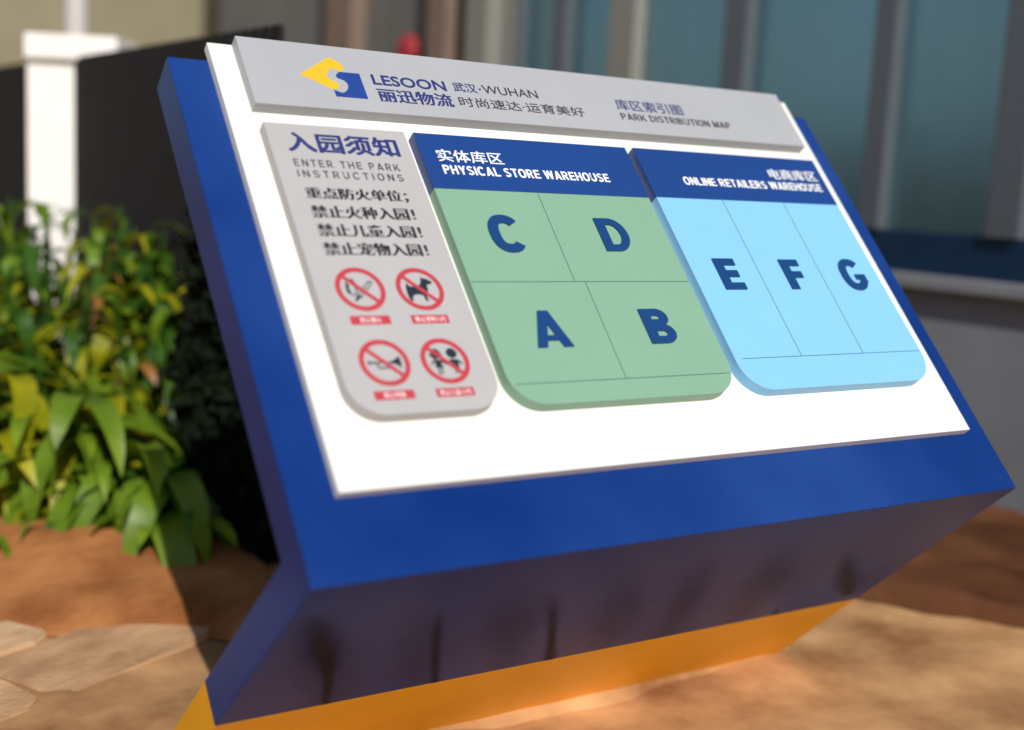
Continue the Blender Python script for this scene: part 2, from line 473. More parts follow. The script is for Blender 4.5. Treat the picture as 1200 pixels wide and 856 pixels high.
def glyph(c, t):
    h = t / 2; tv = t * 0.86; v = tv / 2
    R = lambda x0, y0, x1, y1: [(x0, y0), (x1, y0), (x1, y1), (x0, y1)]
    D = lambda x0, y0, x1, y1, wd: [(x0, y0), (x0 + wd, y0), (x1 + wd, y1), (x1, y1)]
    if c == ' ': return .26, []
    if c == 'I': return t, [R(0, 0, t, 1)]
    if c == 'L': return .58, [R(0, 0, t, 1), R(t, 0, .58, tv)]
    if c == 'T': return .64, [R(.32 - h, 0, .32 + h, 1 - tv), R(0, 1 - tv, .64, 1)]
    if c == 'E': return .62, [R(0, 0, t, 1), R(t, 0, .62, tv), R(t, .51 - v, .58, .51 + v), R(t, 1 - tv, .61, 1)]
    if c == 'F': return .58, [R(0, 0, t, 1), R(t, .49 - v, .54, .49 + v), R(t, 1 - tv, .58, 1)]
    if c == 'H': return .70, [R(0, 0, t, 1), R(.70 - t, 0, .70, 1), R(t, .5 - v, .70 - t, .5 + v)]
    if c == 'N': return .70, [R(0, 0, t, 1), R(.70 - t, 0, .70, 1), D(.70 - t * 1.04, 0, 0.0, 1, t * 1.04)]
    if c == 'M': return .84, [R(0, 0, t, 1), R(.84 - t, 0, .84, 1), D(.42 - t * .5, 0, t * .08, 1, t), D(.42 - t * .5, 0, .84 - t * 1.08, 1, t)]
    if c == 'A': return .76, [D(0, 0, .38 - t * .55, 1, t * 1.08), D(.76 - t * 1.08, 0, .38 - t * .53, 1, t * 1.08), R(.17, .18, .59, .18 + tv * .85)]
    if c == 'W': return 1.02, [D(.255 - h, 0, 0, 1, t), D(.255 - h, 0, .51 - h, 1, t), D(.765 - h, 0, .51 - h, 1, t), D(.765 - h, 0, 1.02 - t, 1, t)]
    if c == 'Y': return .72, [R(.36 - h, 0, .36 + h, .42), D(.36 - h * 1.1, .38, 0, 1, t * 1.1), D(.36 - h * 1.1, .38, .72 - t * 1.1, 1, t * 1.1)]
    if c == 'K': return .72, [R(0, 0, t, 1), D(t * .9, .36, .70 - t * 1.2, 1, t * 1.25), D(.72 - t * 1.2, 0, .24, .56, t * 1.15)]
    if c == 'U': return .68, ribbon([(h, 1), (h, .3)] + arc(.34, .34, .34 - h, .34 - v, 180, 360, 12) + [(.68 - h, 1)], t)
    if c == 'O': return .78, ribbon(sarc(.39, .5, .39 - h, .51 - v, 0, 345, 23), t, True)
    if c == 'C': return .74, ribbon(sarc(.385, .5, .385 - h, .51 - v, 40, 320, 22), t)
    if c == 'G': return .77, ribbon(sarc(.385, .5, .385 - h, .51 - v, 42, 318, 22), t) + [[(.765 - t, .13), (.68, .13), (.765, .24), (.765, .5), (.765 - t, .5)], R(.43, .5 - tv * .85, .765 - t, .5)]
    if c == 'D': return .72, [R(0, 0, t, 1)] + ribbon([(t, v), (.34, v)] + arc(.34, .5, .38 - v, .5 - v, -90, 90, 14)[1:] + [(t, 1 - v)], tv)
    if c in 'PR':
        o = [R(0, 0, t, 1)] + ribbon([(t, 1 - v), (.38, 1 - v)] + arc(.38, .70, .28 - h, .30 - v, 90, -90, 10)[1:] + [(t, .40 + v)], tv)
        if c == 'R': o.append(D(.68 - t * 1.12, 0, .27, .44, t * 1.12))
        return (.66 if c == 'P' else .70), o
    if c == 'B':
        return .69, [R(0, 0, t, 1)] + ribbon([(t, 1 - v), (.38, 1 - v)] + arc(.38, .745, .27 - h, .255 - v, 90, -90, 10)[1:] + [(t, .49 + v)], tv) + \
            ribbon([(t, .56 - v), (.39, .56 - v)] + arc(.39, .28, .30 - h, .28 - v, 90, -90, 10)[1:] + [(t, v)], tv)
    if c == 'S':
        return .68, ribbon(arc(.34, .735, .33 - h, .27 - v, 25, 262, 14) + arc(.34, .275, .34 - h, .285 - v, 82, -155, 14), tv)
    raise ValueError(c)
def gtext(s, bx, mt, parent, t=.2, gap=.11, ext=0.0006, name='lettering'):
    x = 0; polys = []
    for c in s:
        w_, ps = glyph(c, t)
        polys += [[(px_ + x, py_) for px_, py_ in p] for p in ps]; x += w_ + gap
    x -= gap
    x0, y0, x1, y1 = bx; kx = (x1 - x0) / x; ky = y1 - y0
    return flat(name, [[(x0 + a * kx, y0 + b * ky) for a, b in p] for p in polys], mt, parent, 0, 0, TP, ext, 1.0, 0.000008)

TB, TD, TK, TW = M['text_blue'], M['text_dark'], M['text_black'], M['text_white']
text('LESOON', (0.2580, 0.6749, 0.3691, 0.6935), TB, header, off=0.018)
text('武汉', (0.3812, 0.6766, 0.4190, 0.6935), TB, header, fatx=0.0002)
text('·', (0.4222, 0.6828, 0.4260, 0.6862), TB, header)
text('WUHAN', (0.4287, 0.6773, 0.5201, 0.6930), TD, header)
text('丽迅物流', (0.2585, 0.6455, 0.3715, 0.6690), TB, header, fatx=0.0007)
text('时尚速达·运育美好', (0.3817, 0.6487, 0.5915, 0.6670), TD, header)
text('库区索引图', (0.6585, 0.6700, 0.7870, 0.6915), TB, header, fatx=0.0001)
gtext('PARK DISTRIBUTION MAP', (0.6584, 0.6505, 0.8744, 0.6632), TD, header, .155, .15)
text('入园须知', (0.1070, 0.5480, 0.2590, 0.5800), TB, instr, fatx=0.0010, faty=0.0005)
gtext('ENTER THE PARK', (0.1086, 0.5248, 0.2502, 0.5359), TD, instr, .135, .34)
gtext('INSTRUCTIONS', (0.1090, 0.5080, 0.2503, 0.5187), TD, instr, .135, .44)
text('重点防火单位；', (0.1106, 0.4735, 0.2470, 0.4920), TK, instr, off=-0.012, fatx=0.0011)
text('禁止火种入园！', (0.1106, 0.4455, 0.2480, 0.4640), TK, instr, off=-0.012, fatx=0.0011)
text('禁止儿童入园！', (0.1111, 0.4178, 0.2480, 0.4363), TK, instr, off=-0.012, fatx=0.0011)
text('禁止宠物入园！', (0.1110, 0.3902, 0.2480, 0.4087), TK, instr, off=-0.012, fatx=0.0011)
text('实体库区', (0.3125, 0.5455, 0.4134, 0.5667), TW, gstrip, fatx=0.0003, faty=0.0001)
gtext('PHYSICAL STORE WAREHOUSE', (0.3141, 0.5245, 0.5804, 0.5395), TW, gstrip, .195, .11)
text('电商库区', (0.9015, 0.5485, 1.0045, 0.5695), TW, bstrip, fatx=0.0002)
gtext('ONLINE RETAILERS WAREHOUSE', (0.7181, 0.5278, 1.0020, 0.5425), TW, bstrip, .185, .11)
for ch, bx, par in [('C', (0.3455, 0.3985, 0.3945, 0.4560), green), ('D', (0.5190, 0.4015, 0.5665, 0.4570), green),
                    ('A', (0.3495, 0.2520, 0.4025, 0.3060), green), ('B', (0.5250, 0.2520, 0.5720, 0.3060), green),
                    ('E', (0.6960, 0.3370, 0.7350, 0.3905), blue), ('F', (0.8225, 0.3370, 0.8590, 0.3900), blue),
                    ('G', (0.9390, 0.3355, 0.9875, 0.3910), blue)]:
    lo = gtext(ch, bx, M['letter_blue'], par, ext=0.0022, t={'A': .19, 'E': .25, 'F': .25, 'B': .235}.get(ch, .225), name='raised_letter')
    lo['label'] = 'raised blue capital letter ' + ch

P = {"dog":[[[-14.6,10.0],[-14.5,5.8],[-10.2,3.2],[-0.1,4.9],[3.5,9.0],[5.1,13.7],[5.5,18.4],[7.3,15.8],[13.8,14.9],[14.7,12.8],[19.2,11.6],[17.7,7.2],[12.8,6.9],[10.8,5.7],[10.8,0.8],[9.8,-3.9],[6.1,-8.5],[5.8,-14.3],[7.3,-17.2],[2.2,-17.2],[2.4,-8.5],[-8.5,-7.8],[-12.2,-10.1],[-13.9,-15.3],[-12.9,-17.3],[-16.9,-16.9],[-18.0,-12.9],[-18.8,-7.2],[-18.5,-0.2],[-17.0,6.7]]],"trumpet":[[[-20.6,4.1],[-17.5,1.7],[-5.8,1.2],[4.6,0.8],[11.5,2.7],[19.5,8.1],[20.3,0.7],[19.4,-7.5],[13.9,-3.0],[8.2,-1.1],[-6.3,-0.7],[-17.8,-0.8],[-20.0,-3.2]],[[-10.7,-0.6],[-8.9,-0.7],[-8.5,-5.2],[5.5,-6.4],[6.1,-7.8],[-9.9,-7.5]]],"children":[[[-16.8,10.1],[-12.7,15.8],[-8.9,17.4],[-4.4,14.3],[-3.4,10.7],[-1.3,7.2],[-4.9,7.9],[-8.2,3.1],[-14.9,2.7],[-15.8,6.6],[-19.6,6.7]],[[-13.6,2.2],[-5.2,1.1],[-6.1,-5.4],[-4.7,-9.5],[-15.8,-8.1],[-13.9,-5.1]],[[-14.1,1.9],[-13.0,-0.5],[-19.7,-5.1],[-20.5,-4.2]],[[-5.5,1.2],[1.9,-4.0],[0.7,-5.6],[-5.3,-1.6]],[[-12.3,-8.2],[-10.6,-8.4],[-11.8,-18.4],[-13.4,-18.3]],[[-8.4,-8.9],[-6.7,-9.2],[-8.0,-18.3],[-9.3,-18.2]],[[4.6,-0.7],[7.6,2.1],[16.5,1.4],[21.4,-4.0],[20.3,-5.5],[16.1,-2.3],[15.6,-9.5],[9.5,-8.4],[8.5,-3.2]],[[9.7,-8.4],[11.3,-8.7],[9.8,-18.3],[8.3,-18.4]],[[13.7,-9.3],[14.9,-9.5],[14.2,-17.9],[12.7,-18.4]]],"match":[[[-16.7,9.6],[-14.9,10.1],[-12.6,4.2],[-14.7,0.8],[-12.3,-3.7],[-13.9,-6.5],[-11.2,-7.8],[-8.4,-6.5],[-5.6,-2.1],[-7.7,1.0],[-5.9,1.9],[-4.1,-0.9],[-5.3,-4.3],[-9.9,-9.9],[-15.2,-7.0],[-17.7,-4.2],[-17.7,2.5]],[[11.9,11.2],[12.8,10.5],[-4.9,-7.4],[-5.8,-6.9]],[[16.6,8.9],[17.4,8.2],[-0.5,-11.2],[-1.3,-10.5]],[[14.4,10.3],[14.9,9.8],[-2.8,-9.0],[-3.5,-8.5]],[[11.9,11.2],[13.7,12.1],[17.7,9.2],[16.7,7.7],[13.7,10.4]],[[-5.9,-7.1],[-0.5,-11.4],[-5.4,-13.3],[-7.6,-16.3],[-10.4,-16.9],[-11.1,-15.3],[-9.4,-13.3]],[[-10.4,14.1],[-7.2,14.9],[-3.8,9.3],[-5.7,8.5],[-8.4,11.9]]],"ly":[[[-46.4,4.2],[3.3,39.9],[16.7,30.1],[19.1,25.9],[18.3,21.3],[14.9,15.7],[3.8,20.1],[-0.7,18.3],[-5.4,13.9],[-8.0,9.1],[-8.8,3.4],[-6.0,-0.7],[2.7,-5.3],[4.5,-8.9],[2.6,-12.9],[-2.8,-17.9],[-6.9,-18.3]]],"lb":[[[12.3,14.4],[39.7,15.0],[39.9,-30.5],[-5.4,-30.6],[-5.2,-18.8],[5.7,-22.9],[11.7,-19.4],[16.9,-11.9],[16.9,-5.0],[14.0,-0.9],[5.2,3.4],[4.6,6.9],[7.1,10.3]]]}
def smoothed(pl):
    out = []
    n = len(pl)
    for i in range(n):
        a, b = pl[i], pl[(i + 1) % n]
        out.append((a[0] * .75 + b[0] * .25, a[1] * .75 + b[1] * .25)); out.append((a[0] * .25 + b[0] * .75, a[1] * .25 + b[1] * .75))
    return out
LOGO_Y = [(-46.4, 3.6), (-44, 5.6), (1.5, 38.8), (3.3, 39.6), (5, 39)] + [(13.5, 33.5), (17, 30.2), (19, 26.5), (18.8, 21.5), (16.8, 16.6), (14.9, 15.2), (13, 15.8)] + \
    [(6, 19.4), (2.5, 19.8), (-1.2, 18.3), (-5.4, 14.2), (-8.2, 9), (-8.8, 4), (-7.6, 0.8), (-5.2, -1.4), (1.8, -4.8), (4, -6.6), (4.4, -9.4), (2.6, -13.5), (-2, -17.6), (-4.6, -18.8), (-7.4, -17.8)]
LOGO_B = [(12.3, 14.6), (39.8, 14.8), (39.8, -30.5), (-5.4, -30.6), (-5.4, -18.9), (3.4, -22.6), (6.2, -22.8), (9, -21.6), (13.2, -17.8), (16.6, -11.9), (17.4, -8), (16.6, -4.2), (14, -0.34),
          (6.2, 2.6), (4.4, 4.8), (4.6, 7.8), (7.1, 11.2), (9.6, 13.6)]
lg = flat('logo_arrow', [LOGO_Y], M['logo_yellow'], header, 0.20214, 0.67769, TP); lg['label'] = 'yellow arrow half of the emblem'
lg = flat('logo_block', [LOGO_B], M['logo_blue'], header, 0.20214, 0.67769, TP); lg['label'] = 'blue block half of the emblem'

def circle(cx, cy, r, n=28): return [(cx + r * math.cos(2 * math.pi * i / n), cy + r * math.sin(2 * math.pi * i / n)) for i in range(n)]
def prohibition(cx, cy, polys, label, words, rect):
    r0, r1 = 30.8, 24.6
    o = flat('pictogram', polys, M['pict'], instr, cx, cy, TP); o['label'] = label
    bm = bmesh.new(); n = 56; z = (TP + 0.0007) * S
    vo = [[bm.verts.new(((cx + r * 0.001 * math.cos(2 * math.pi * i / n)) * S, (cy + r * 0.001 * math.sin(2 * math.pi * i / n)) * S, zz)) for i in range(n)]
          for r, zz in ((r0, (TP - .0001) * S), (r0, z), (r1, z), (r1, (TP - .0001) * S))]
    for a in range(3):
        for i in range(n):
            j = (i + 1) % n
            bm.faces.new((vo[a][i], vo[a][j], vo[a + 1][j], vo[a + 1][i]))
    hw = 2.5; L = 26.0; q = math.sqrt(.5)
    c = [(-L, hw), (L, hw), (L, -hw), (-L, -hw)]
    t = [((cx + 0.001 * (x * q + y * q)) * S, (cy + 0.001 * (-x * q + y * q)) * S) for x, y in c]
    hi = [bm.verts.new((x, y, (TP + 0.0009) * S)) for x, y in t]; lo = [bm.verts.new((x, y, (TP - 0.0001) * S)) for x, y in t]
    bm.faces.new(hi)
    for i in range(4): bm.faces.new((hi[i], hi[(i + 1) % 4], lo[(i + 1) % 4], lo[i]))
    bm_obj('prohibition_ring', bm, M['red'], instr)
    x0, y0, x1, y1 = rect
    flat('caption_strip', [[(x0, y0), (x1, y0), (x1, y1), (x0, y1)]], M['red'], instr, 0, 0, TP, 0.0003, 1.0)
    n_ = len(words); wt = 0.0066 * n_; mx = (x0 + x1) / 2; my = (y0 + y1) / 2
    text(words, (mx - wt / 2, my - 0.0035, mx + wt / 2, my + 0.0035), M['text_white'], instr, name='caption', z=TP + 0.0003, ext=0.0003)
kids = P['children'] + [circle(11.2, 10.2, 6.9)]
prohibition(0.1410, 0.3413, P['match'], 'burning match under a red bar', '禁止烟火', (0.1160, 0.2920, 0.1660, 0.3040))
prohibition(0.2180, 0.3411, [smoothed(P['dog'][0])], 'dog under a red bar', '禁止宠物入内', (0.1930, 0.2918, 0.2420, 0.3036))
prohibition(0.1410, 0.2402, P['trumpet'], 'trumpet under a red bar', '禁止鸣笛', (0.1157, 0.1921, 0.1650, 0.2036))
prohibition(0.2175, 0.2395, kids, 'two children under a red bar', '禁止儿童入内', (0.1920, 0.1917, 0.2410, 0.2030))

def line(x0, y0, x1, y1, par, wdt=0.0009):
    d = Vector((x1 - x0, y1 - y0)).normalized() * wdt / 2; nx, ny = -d.y, d.x
    return flat('dividing_line', [[(x0 - nx, y0 - ny), (x1 - nx, y1 - ny), (x1 + nx, y1 + ny), (x0 + nx, y0 + ny)]], M['line'], par, 0, 0, TP, 0.0002, 1.0)
line(0.2915, 0.3517, 0.6355, 0.3517, green); line(0.4470, 0.4985, 0.4460, 0.3522, green); line(0.4620, 0.3512, 0.4610, 0.2035, green)
line(0.2990, 0.2030, 0.6300, 0.2030, green)
line(0.7755, 0.5005, 0.7740, 0.2245, blue); line(0.8985, 0.5005, 0.8965, 0.2245, blue); line(0.6640, 0.2238, 1.0160, 0.2238, blue)

# ------------------------------------------------------------------ placing things round the sign
def at(px, depth, h=0.0):
    """point of the ground plan seen at a column of the photograph, at a given depth"""
    d = CAM_F + CAM_R * ((px - 600) / F_PX)
    hor = 214 + (px - 600) * 0.054
    d += CAM_D * ((hor - 428) / F_PX)
    p = CAM_P + d * depth
    return Vector((p.x, p.y, h))

# ground, one sheet to the horizon, finely divided and uneven near the sign
def hgt(x, y):
    return 0.0
from mathutils import noise as mn
def ground():
    bm = bmesh.new()
    N = 90
    def g(i):
        t = (i / N) * 2 - 1
        return math.copysign(abs(t) ** 2.2, t) * 12
    near = [[None] * (N + 1) for _ in range(N + 1)]
    for i in range(N + 1):
        for j in range(N + 1):
            x, y = g(i) + 0.5, g(j) + 0.5
            near[i][j] = bm.verts.new((x, y, 0.0))
    for i in range(N):
        for j in range(N):
            bm.faces.new((near[i][j], near[i + 1][j], near[i + 1][j + 1], near[i][j + 1]))
    r = [bm.verts.new(c) for c in ((-900, -900, 0), (900, -900, 0), (900, 900, 0), (-900, 900, 0))]
    c = [near[0][0], near[N][0], near[N][N], near[0][N]]
    e = [[near[i][0] for i in range(N + 1)], [near[N][j] for j in range(N + 1)], [near[N - i][N] for i in range(N + 1)], [near[0][N - j] for j in range(N + 1)]]
    for k in range(4):
        bm.faces.new([r[k], r[(k + 1) % 4]] + e[k][::-1])
    for v in bm.verts:
        if abs(v.co.x) < 20:
            d = max(0, 1 - max(abs(v.co.x - .5), abs(v.co.y - .5)) / 12)
            v.co.z = (0.03 * mn.noise(v.co * 1.3) * min(1, d * 3) + 0.015 * mn.noise(v.co * 5) - 0.012)
    return bm_obj('ground', bm, M['sand'], smooth=True)
tag(ground(), 'tan sandy ground round the sign', kind='structure')

def patch(name, pts, z, mt, hump=0.0, n=26):
    """uneven sheet over a quadrilateral"""
    bm = bmesh.new(); gr = []
    a, b, c, d = [Vector((p.x, p.y, 0)) for p in pts]
    for i in range(n + 1):
        row = []
        for j in range(n + 1):
            u, v = i / n, j / n
            p = a.lerp(b, u).lerp(d.lerp(c, u), v)
            edge = min(u, 1 - u, v, 1 - v)
            wob = Vector((mn.noise(p * 1.7), mn.noise(p * 1.7 + Vector((9, 3, 1))), 0)) * 0.18
            p += wob
            row.append(bm.verts.new((p.x, p.y, z + hump * min(1, edge * 5) * (0.6 + 0.8 * mn.noise(p * 2.2)) + (0.03 * mn.noise(p * 6) if edge > 0 else -0.05))))
        gr.append(row)
    for i in range(n):
        for j in range(n):
            bm.faces.new((gr[i][j], gr[i + 1][j], gr[i + 1][j + 1], gr[i][j + 1]))
    return bm_obj(name, bm, mt, smooth=True)
tag(patch('soil_bed', [at(-420, 3.55), at(360, 3.4), at(300, 7.6), at(-420, 9.5)], 0.04, M['soil'], 0.10, 36), 'red brown soil of the planting bed', kind='structure')
tag(patch('soil_strip', [at(560, 4.7), at(1500, 3.75), at(1500, 4.8), at(560, 8.0)], 0.04, M['shaded_soil'], 0.04, 30), 'brown soil strip, coloured dark as if shaded, along the foot of the grey wall', kind='structure')

def rim():
    bm = bmesh.new(); r = random.Random(8); y0 = (L1 + L2) * S * SY + 0.0
    fx = [(-0.05 + k / 40 * (W * S + .1)) for k in range(41)]; rows = []
    for x in fx:
        row = []
        for q in range(6):
            t = q / 5; wob = 0.03 * mn.noise(Vector((x * 5, q, 2)))
            row.append(bm.verts.new((x, y0 + 0.03 - t * 0.16 + wob * t, -0.05 * t - 0.004 + (1 - t) ** 1.5 * (0.035 + 0.02 * mn.noise(Vector((x * 7, 1, q)))))))
        rows.append(row)
    for a, b in zip(rows, rows[1:]):
        for q in range(5): bm.faces.new((a[q], b[q], b[q + 1], a[q + 1]))
    return bm_obj('soil_rim', bm, M['sand'], smooth=True)
tag(rim(), 'low ridge of sand gathered along the yellow foot', kind='structure')

# stone slabs set in the sandy ground
pav = bpy.data.objects.new('paving', None); COL.objects.link(pav); tag(pav, 'uneven tan stone slabs in front of the bed', kind='structure')
def slab_mesh(seed):
    r = random.Random(seed); bm = bmesh.new()
    n = 9; pts = []
    for k in range(4):
        cx, cy = [(-.5, -.5), (.5, -.5), (.5, .5), (-.5, .5)][k]
        nx, ny = [(-.5, -.5), (.5, -.5), (.5, .5), (-.5, .5)][(k + 1) % 4]
        for t in (0.08, 0.5, 0.92):
            pts.append((cx + (nx - cx) * t + r.uniform(-.03, .03), cy + (ny - cy) * t + r.uniform(-.03, .03)))
    lo = [bm.verts.new((x, y, 0)) for x, y in pts]; hi = [bm.verts.new((x * .96, y * .96, 1)) for x, y in pts]
    bm.faces.new(hi)
    for i in range(len(pts)):
        j = (i + 1) % len(pts); bm.faces.new((lo[i], lo[j], hi[j], hi[i]))
    bmesh.ops.recalc_face_normals(bm, faces=bm.faces[:])
    me = bpy.data.meshes.new('stone_slab'); bm.to_mesh(me); bm.free(); return me
slab_sets = []
for mt in (M['stone'], M['stone_pale']):
    for s in range(3):
        me = slab_mesh(s + (10 if mt is M['stone'] else 20)); me.materials.append(mt); slab_sets.append(me)
def slabs(px0, px1, d0, d1, yaw, sx, sy, gap):
    o = at((px0 + px1) / 2, (d0 + d1) / 2)
    c, s_ = math.cos(yaw), math.sin(yaw)
    corners = [at(px0, d0), at(px1, d0), at(px1, d1), at(px0, d1)]
    def inside(p):
        sgn = [((b.x - a.x) * (p.y - a.y) - (b.y - a.y) * (p.x - a.x)) for a, b in zip(corners, corners[1:] + corners[:1])]
        return all(v > 0 for v in sgn) or all(v < 0 for v in sgn)
    for i in range(-14, 15):
        for j in range(-14, 15):
            lx, ly = i * (sx + gap) + (0.5 * (sx + gap) if j % 2 else 0), j * (sy + gap)
            p = Vector((o.x + lx * c - ly * s_, o.y + lx * s_ + ly * c, 0))
            if not inside(p): continue
            if -0.5 < p.x < W * S + .45 and -0.6 < p.y < 1.2: continue
            q = bpy.data.objects.new('slab', R_.choice(slab_sets)); COL.objects.link(q); q.parent = pav
            q.location = (p.x, p.y, -0.02); q.rotation_euler = (R_.uniform(-.02, .02), R_.uniform(-.02, .02), yaw + R_.uniform(-.03, .03))
            q.scale = (sx, sy, 0.022 + R_.uniform(0, .012))
slabs(-160, 420, 2.4, 3.42, 0.5, 0.60, 0.34, 0.02)
slabs(420, 1320, 2.4, 3.80, -0.45, 0.56, 0.40, 0.03)

# ------------------------------------------------------------------ the facade to the right
FA, FB = at(1100, 5.62), at(300, 10.7)
fu = (FB - FA).normalized()                       # along the wall, away from the camera
fn = Vector((-fu.y, fu.x, 0))
if fn.dot(Vector((CAM_P.x, CAM_P.y, 0)) - FA) < 0: fn = -fn
def wall_u(px):
    """distance along the facade where the column px of the photo meets it"""
    a = Vector((CAM_P.x, CAM_P.y)); b = at(px, 5); d = Vector((b.x - a.x, b.y - a.y))
    # a + t d = FA + u fu
    det = d.x * (-fu.y) + fu.x * d.y
    rx, ry = FA.x - a.x, FA.y - a.y
    return (d.x * ry - d.y * rx) / det
fac = empty('office_building')
tag(fac, 'grey building with dark teal glass front above a low grey wall, behind the sign', 'building')
Mf = Matrix(((fu.x, fn.x, 0, FA.x), (fu.y, fn.y, 0, FA.y), (0, 0, 1, 0), (0, 0, 0, 1)))
fac.matrix_world = Mf                              # x along the wall away from the camera, y out of it, z up
def fbox(name, u0, u1, y0, y1, z0, z1, mt, bevel=0.0, par=None):
    return box(name, min(u0, u1), max(u0, u1), y0, y1, z0, z1, mt, par or fac, bevel)
U_R = -6.5; U_G = wall_u(590); U_L = wall_u(270)
ZT = 4.6; ZS = 1.05
fbox('plinth_wall', U_R, U_G, -0.25, 0.0, -0.1, ZS - 0.06, M['plinth'])
lg = fbox('ledge', U_R, U_G, -0.25, 0.07, ZS - 0.058, ZS, M['ledge'], 0.008)
fbox('bottom_rail', U_R, U_G, -0.17, -0.06, ZS + 0.002, ZS + 0.19, M['navy'], 0.006)
fbox('top_beam', U_R, U_G, -0.25, 0.0, ZT, ZT + 0.6, M['plaster'])
fbox('wall', U_G + 0.002, U_L, -0.25, 0.02, -0.1, ZT + 0.6, M['plaster'])
fbox('roof', U_R, U_L, -6.0, 0.02, ZT + 0.605, ZT + 0.8, M['plaster'])
fbox('back_wall', U_R, U_L, -6.2, -6.0, -0.1, ZT + 0.6, M['interior'])
fbox('floor_slab', U_R, U_L, -6.0, -0.26, -0.05, 0.12, M['interior'])
fbox('side_wall', U_R - 0.2, U_R, -6.0, 0.0, -0.1, ZT + 0.6, M['plaster'])
fbox('side_wall', U_L, U_L + 0.2, -6.0, 0.02, -0.1, ZT + 0.6, M['plaster'])
fbox('partition', U_G - 0.25, U_G - 0.15, -6.0, -0.26, 0.12, ZT, M['interior'])
cols = [(1330, 26, 'mullion'), (1172, 40, 'mullion'), (1014, 24, 'mullion'), (842, 26, 'mullion'), (712, 30, 'mullion_pale'), (640, 14, 'mullion'), (590, 8, 'mullion')]
us = []
for px, wd_, mk in cols:
    a, b = wall_u(px + wd_ / 2), wall_u(px - wd_ / 2)
    us.append((a, b)); fbox('mullion', a, b, -0.20, -0.03, ZS + 0.192, ZT - 0.002, M[mk], 0.006)
edges = [(U_R, U_R)] + us
for k in range(len(edges) - 1):
    a, b = edges[k][1] + 0.003, edges[k + 1][0] - 0.003
    if b - a < 0.05: continue
    w_ = fbox('window_pane', a, b, -0.125, -0.113, ZS + 0.194, ZT - 0.004, M['glass'])
# thin transom bars
fbox('transom', U_R, U_G, -0.16, -0.08, 3.05, 3.11, M['mullion'])
# pale column and stripes of the solid part
for px, wd_, mk in [(572, 26, 'mullion_pale'), (526, 22, 'brown'), (412, 30, 'brown')]:
    a, b = wall_u(px + wd_ / 2), wall_u(px - wd_ / 2)
    fbox('pilaster', a, b, 0.022, 0.16, -0.05, ZT + 0.5, M[mk], 0.01)

# curtains behind the glass
def curtain(px0, px1, zb, label, folds=9, y=-0.30):
    u0, u1 = wall_u(px1), wall_u(px0)
    n = folds * 6; bm = bmesh.new(); prev = None
    for k in range(n + 1):
        t = k / n; u = u0 + (u1 - u0) * t
        yy = y + 0.035 * math.sin(t * folds * 2 * math.pi) + 0.02 * math.sin(t * 17)
        a = bm.verts.new((u, yy, zb)); b = bm.verts.new((u, yy, ZT - 0.1))
        if prev: bm.faces.new((prev[0], a, b, prev[1]))
        prev = (a, b)
    me = bpy.data.meshes.new('curtain'); bmesh.ops.solidify(bm, geom=bm.faces[:], thickness=0.006); bm.to_mesh(me); bm.free()
    o = link_mesh('curtain', me, M['curtain']); o.matrix_world = Mf
    tag(o, label, 'curtain', 'curtains behind the glass front')
curtain(856, 925, 0.3, 'widest pale curtain behind the glass, right beside the top right corner of the sign', 9)
curtain(1045, 1085, 1.2, 'pale curtain behind the large right pane of the glass front', 6, -0.32)
curtain(640, 672, 0.3, 'dim curtain behind the glass left of the pale mullion', 4, -0.34)

# red round fixture on the grey wall
ub = wall_u(483)
bell = empty('alarm_bell'); bell.matrix_world = Mf @ Matrix.Translation((ub, 0.02, 2.23))
tag(bell, 'round red alarm bell on the grey wall just above the sign header', 'alarm bell')
bm = bmesh.new(); bmesh.ops.create_cone(bm, cap_ends=True, segments=24, radius1=0.06, radius2=0.06, depth=0.05, matrix=Matrix.Translation((0, 0.025, 0)) @ Matrix.Rotation(math.pi / 2, 4, 'X'))
bm_obj('mount', bm, M['steel'], bell)
bm = bmesh.new(); bmesh.ops.create_uvsphere(bm, u_segments=24, v_segments=12, radius=0.12, matrix=Matrix.Translation((0, 0.055, 0)) @ Matrix.Diagonal((1, .55, 1, 1)))
bm_obj('gong', bm, M['bell'], bell, smooth=True)

# olive building far left
ob = empty('storage_building'); A0, A1 = at(-420, 15), at(330, 13.5)
d = (A1 - A0); L = d.length; ob.location = A0; ob.rotation_euler = (0, 0, math.atan2(d.y, d.x))
tag(ob, 'olive brown rendered building far behind the white pillar', 'building')
box('wall', 0, L, 0, 5, -0.1, 4.2, M['olive_wall'], ob)
box('plinth_band', -0.02, L + 0.02, -0.03, 0, -0.1, 0.6, M['plaster'], ob)
box('roof', -0.3, L + .3, -0.4, 5.3, 4.202, 4.4, M['plaster'], ob)

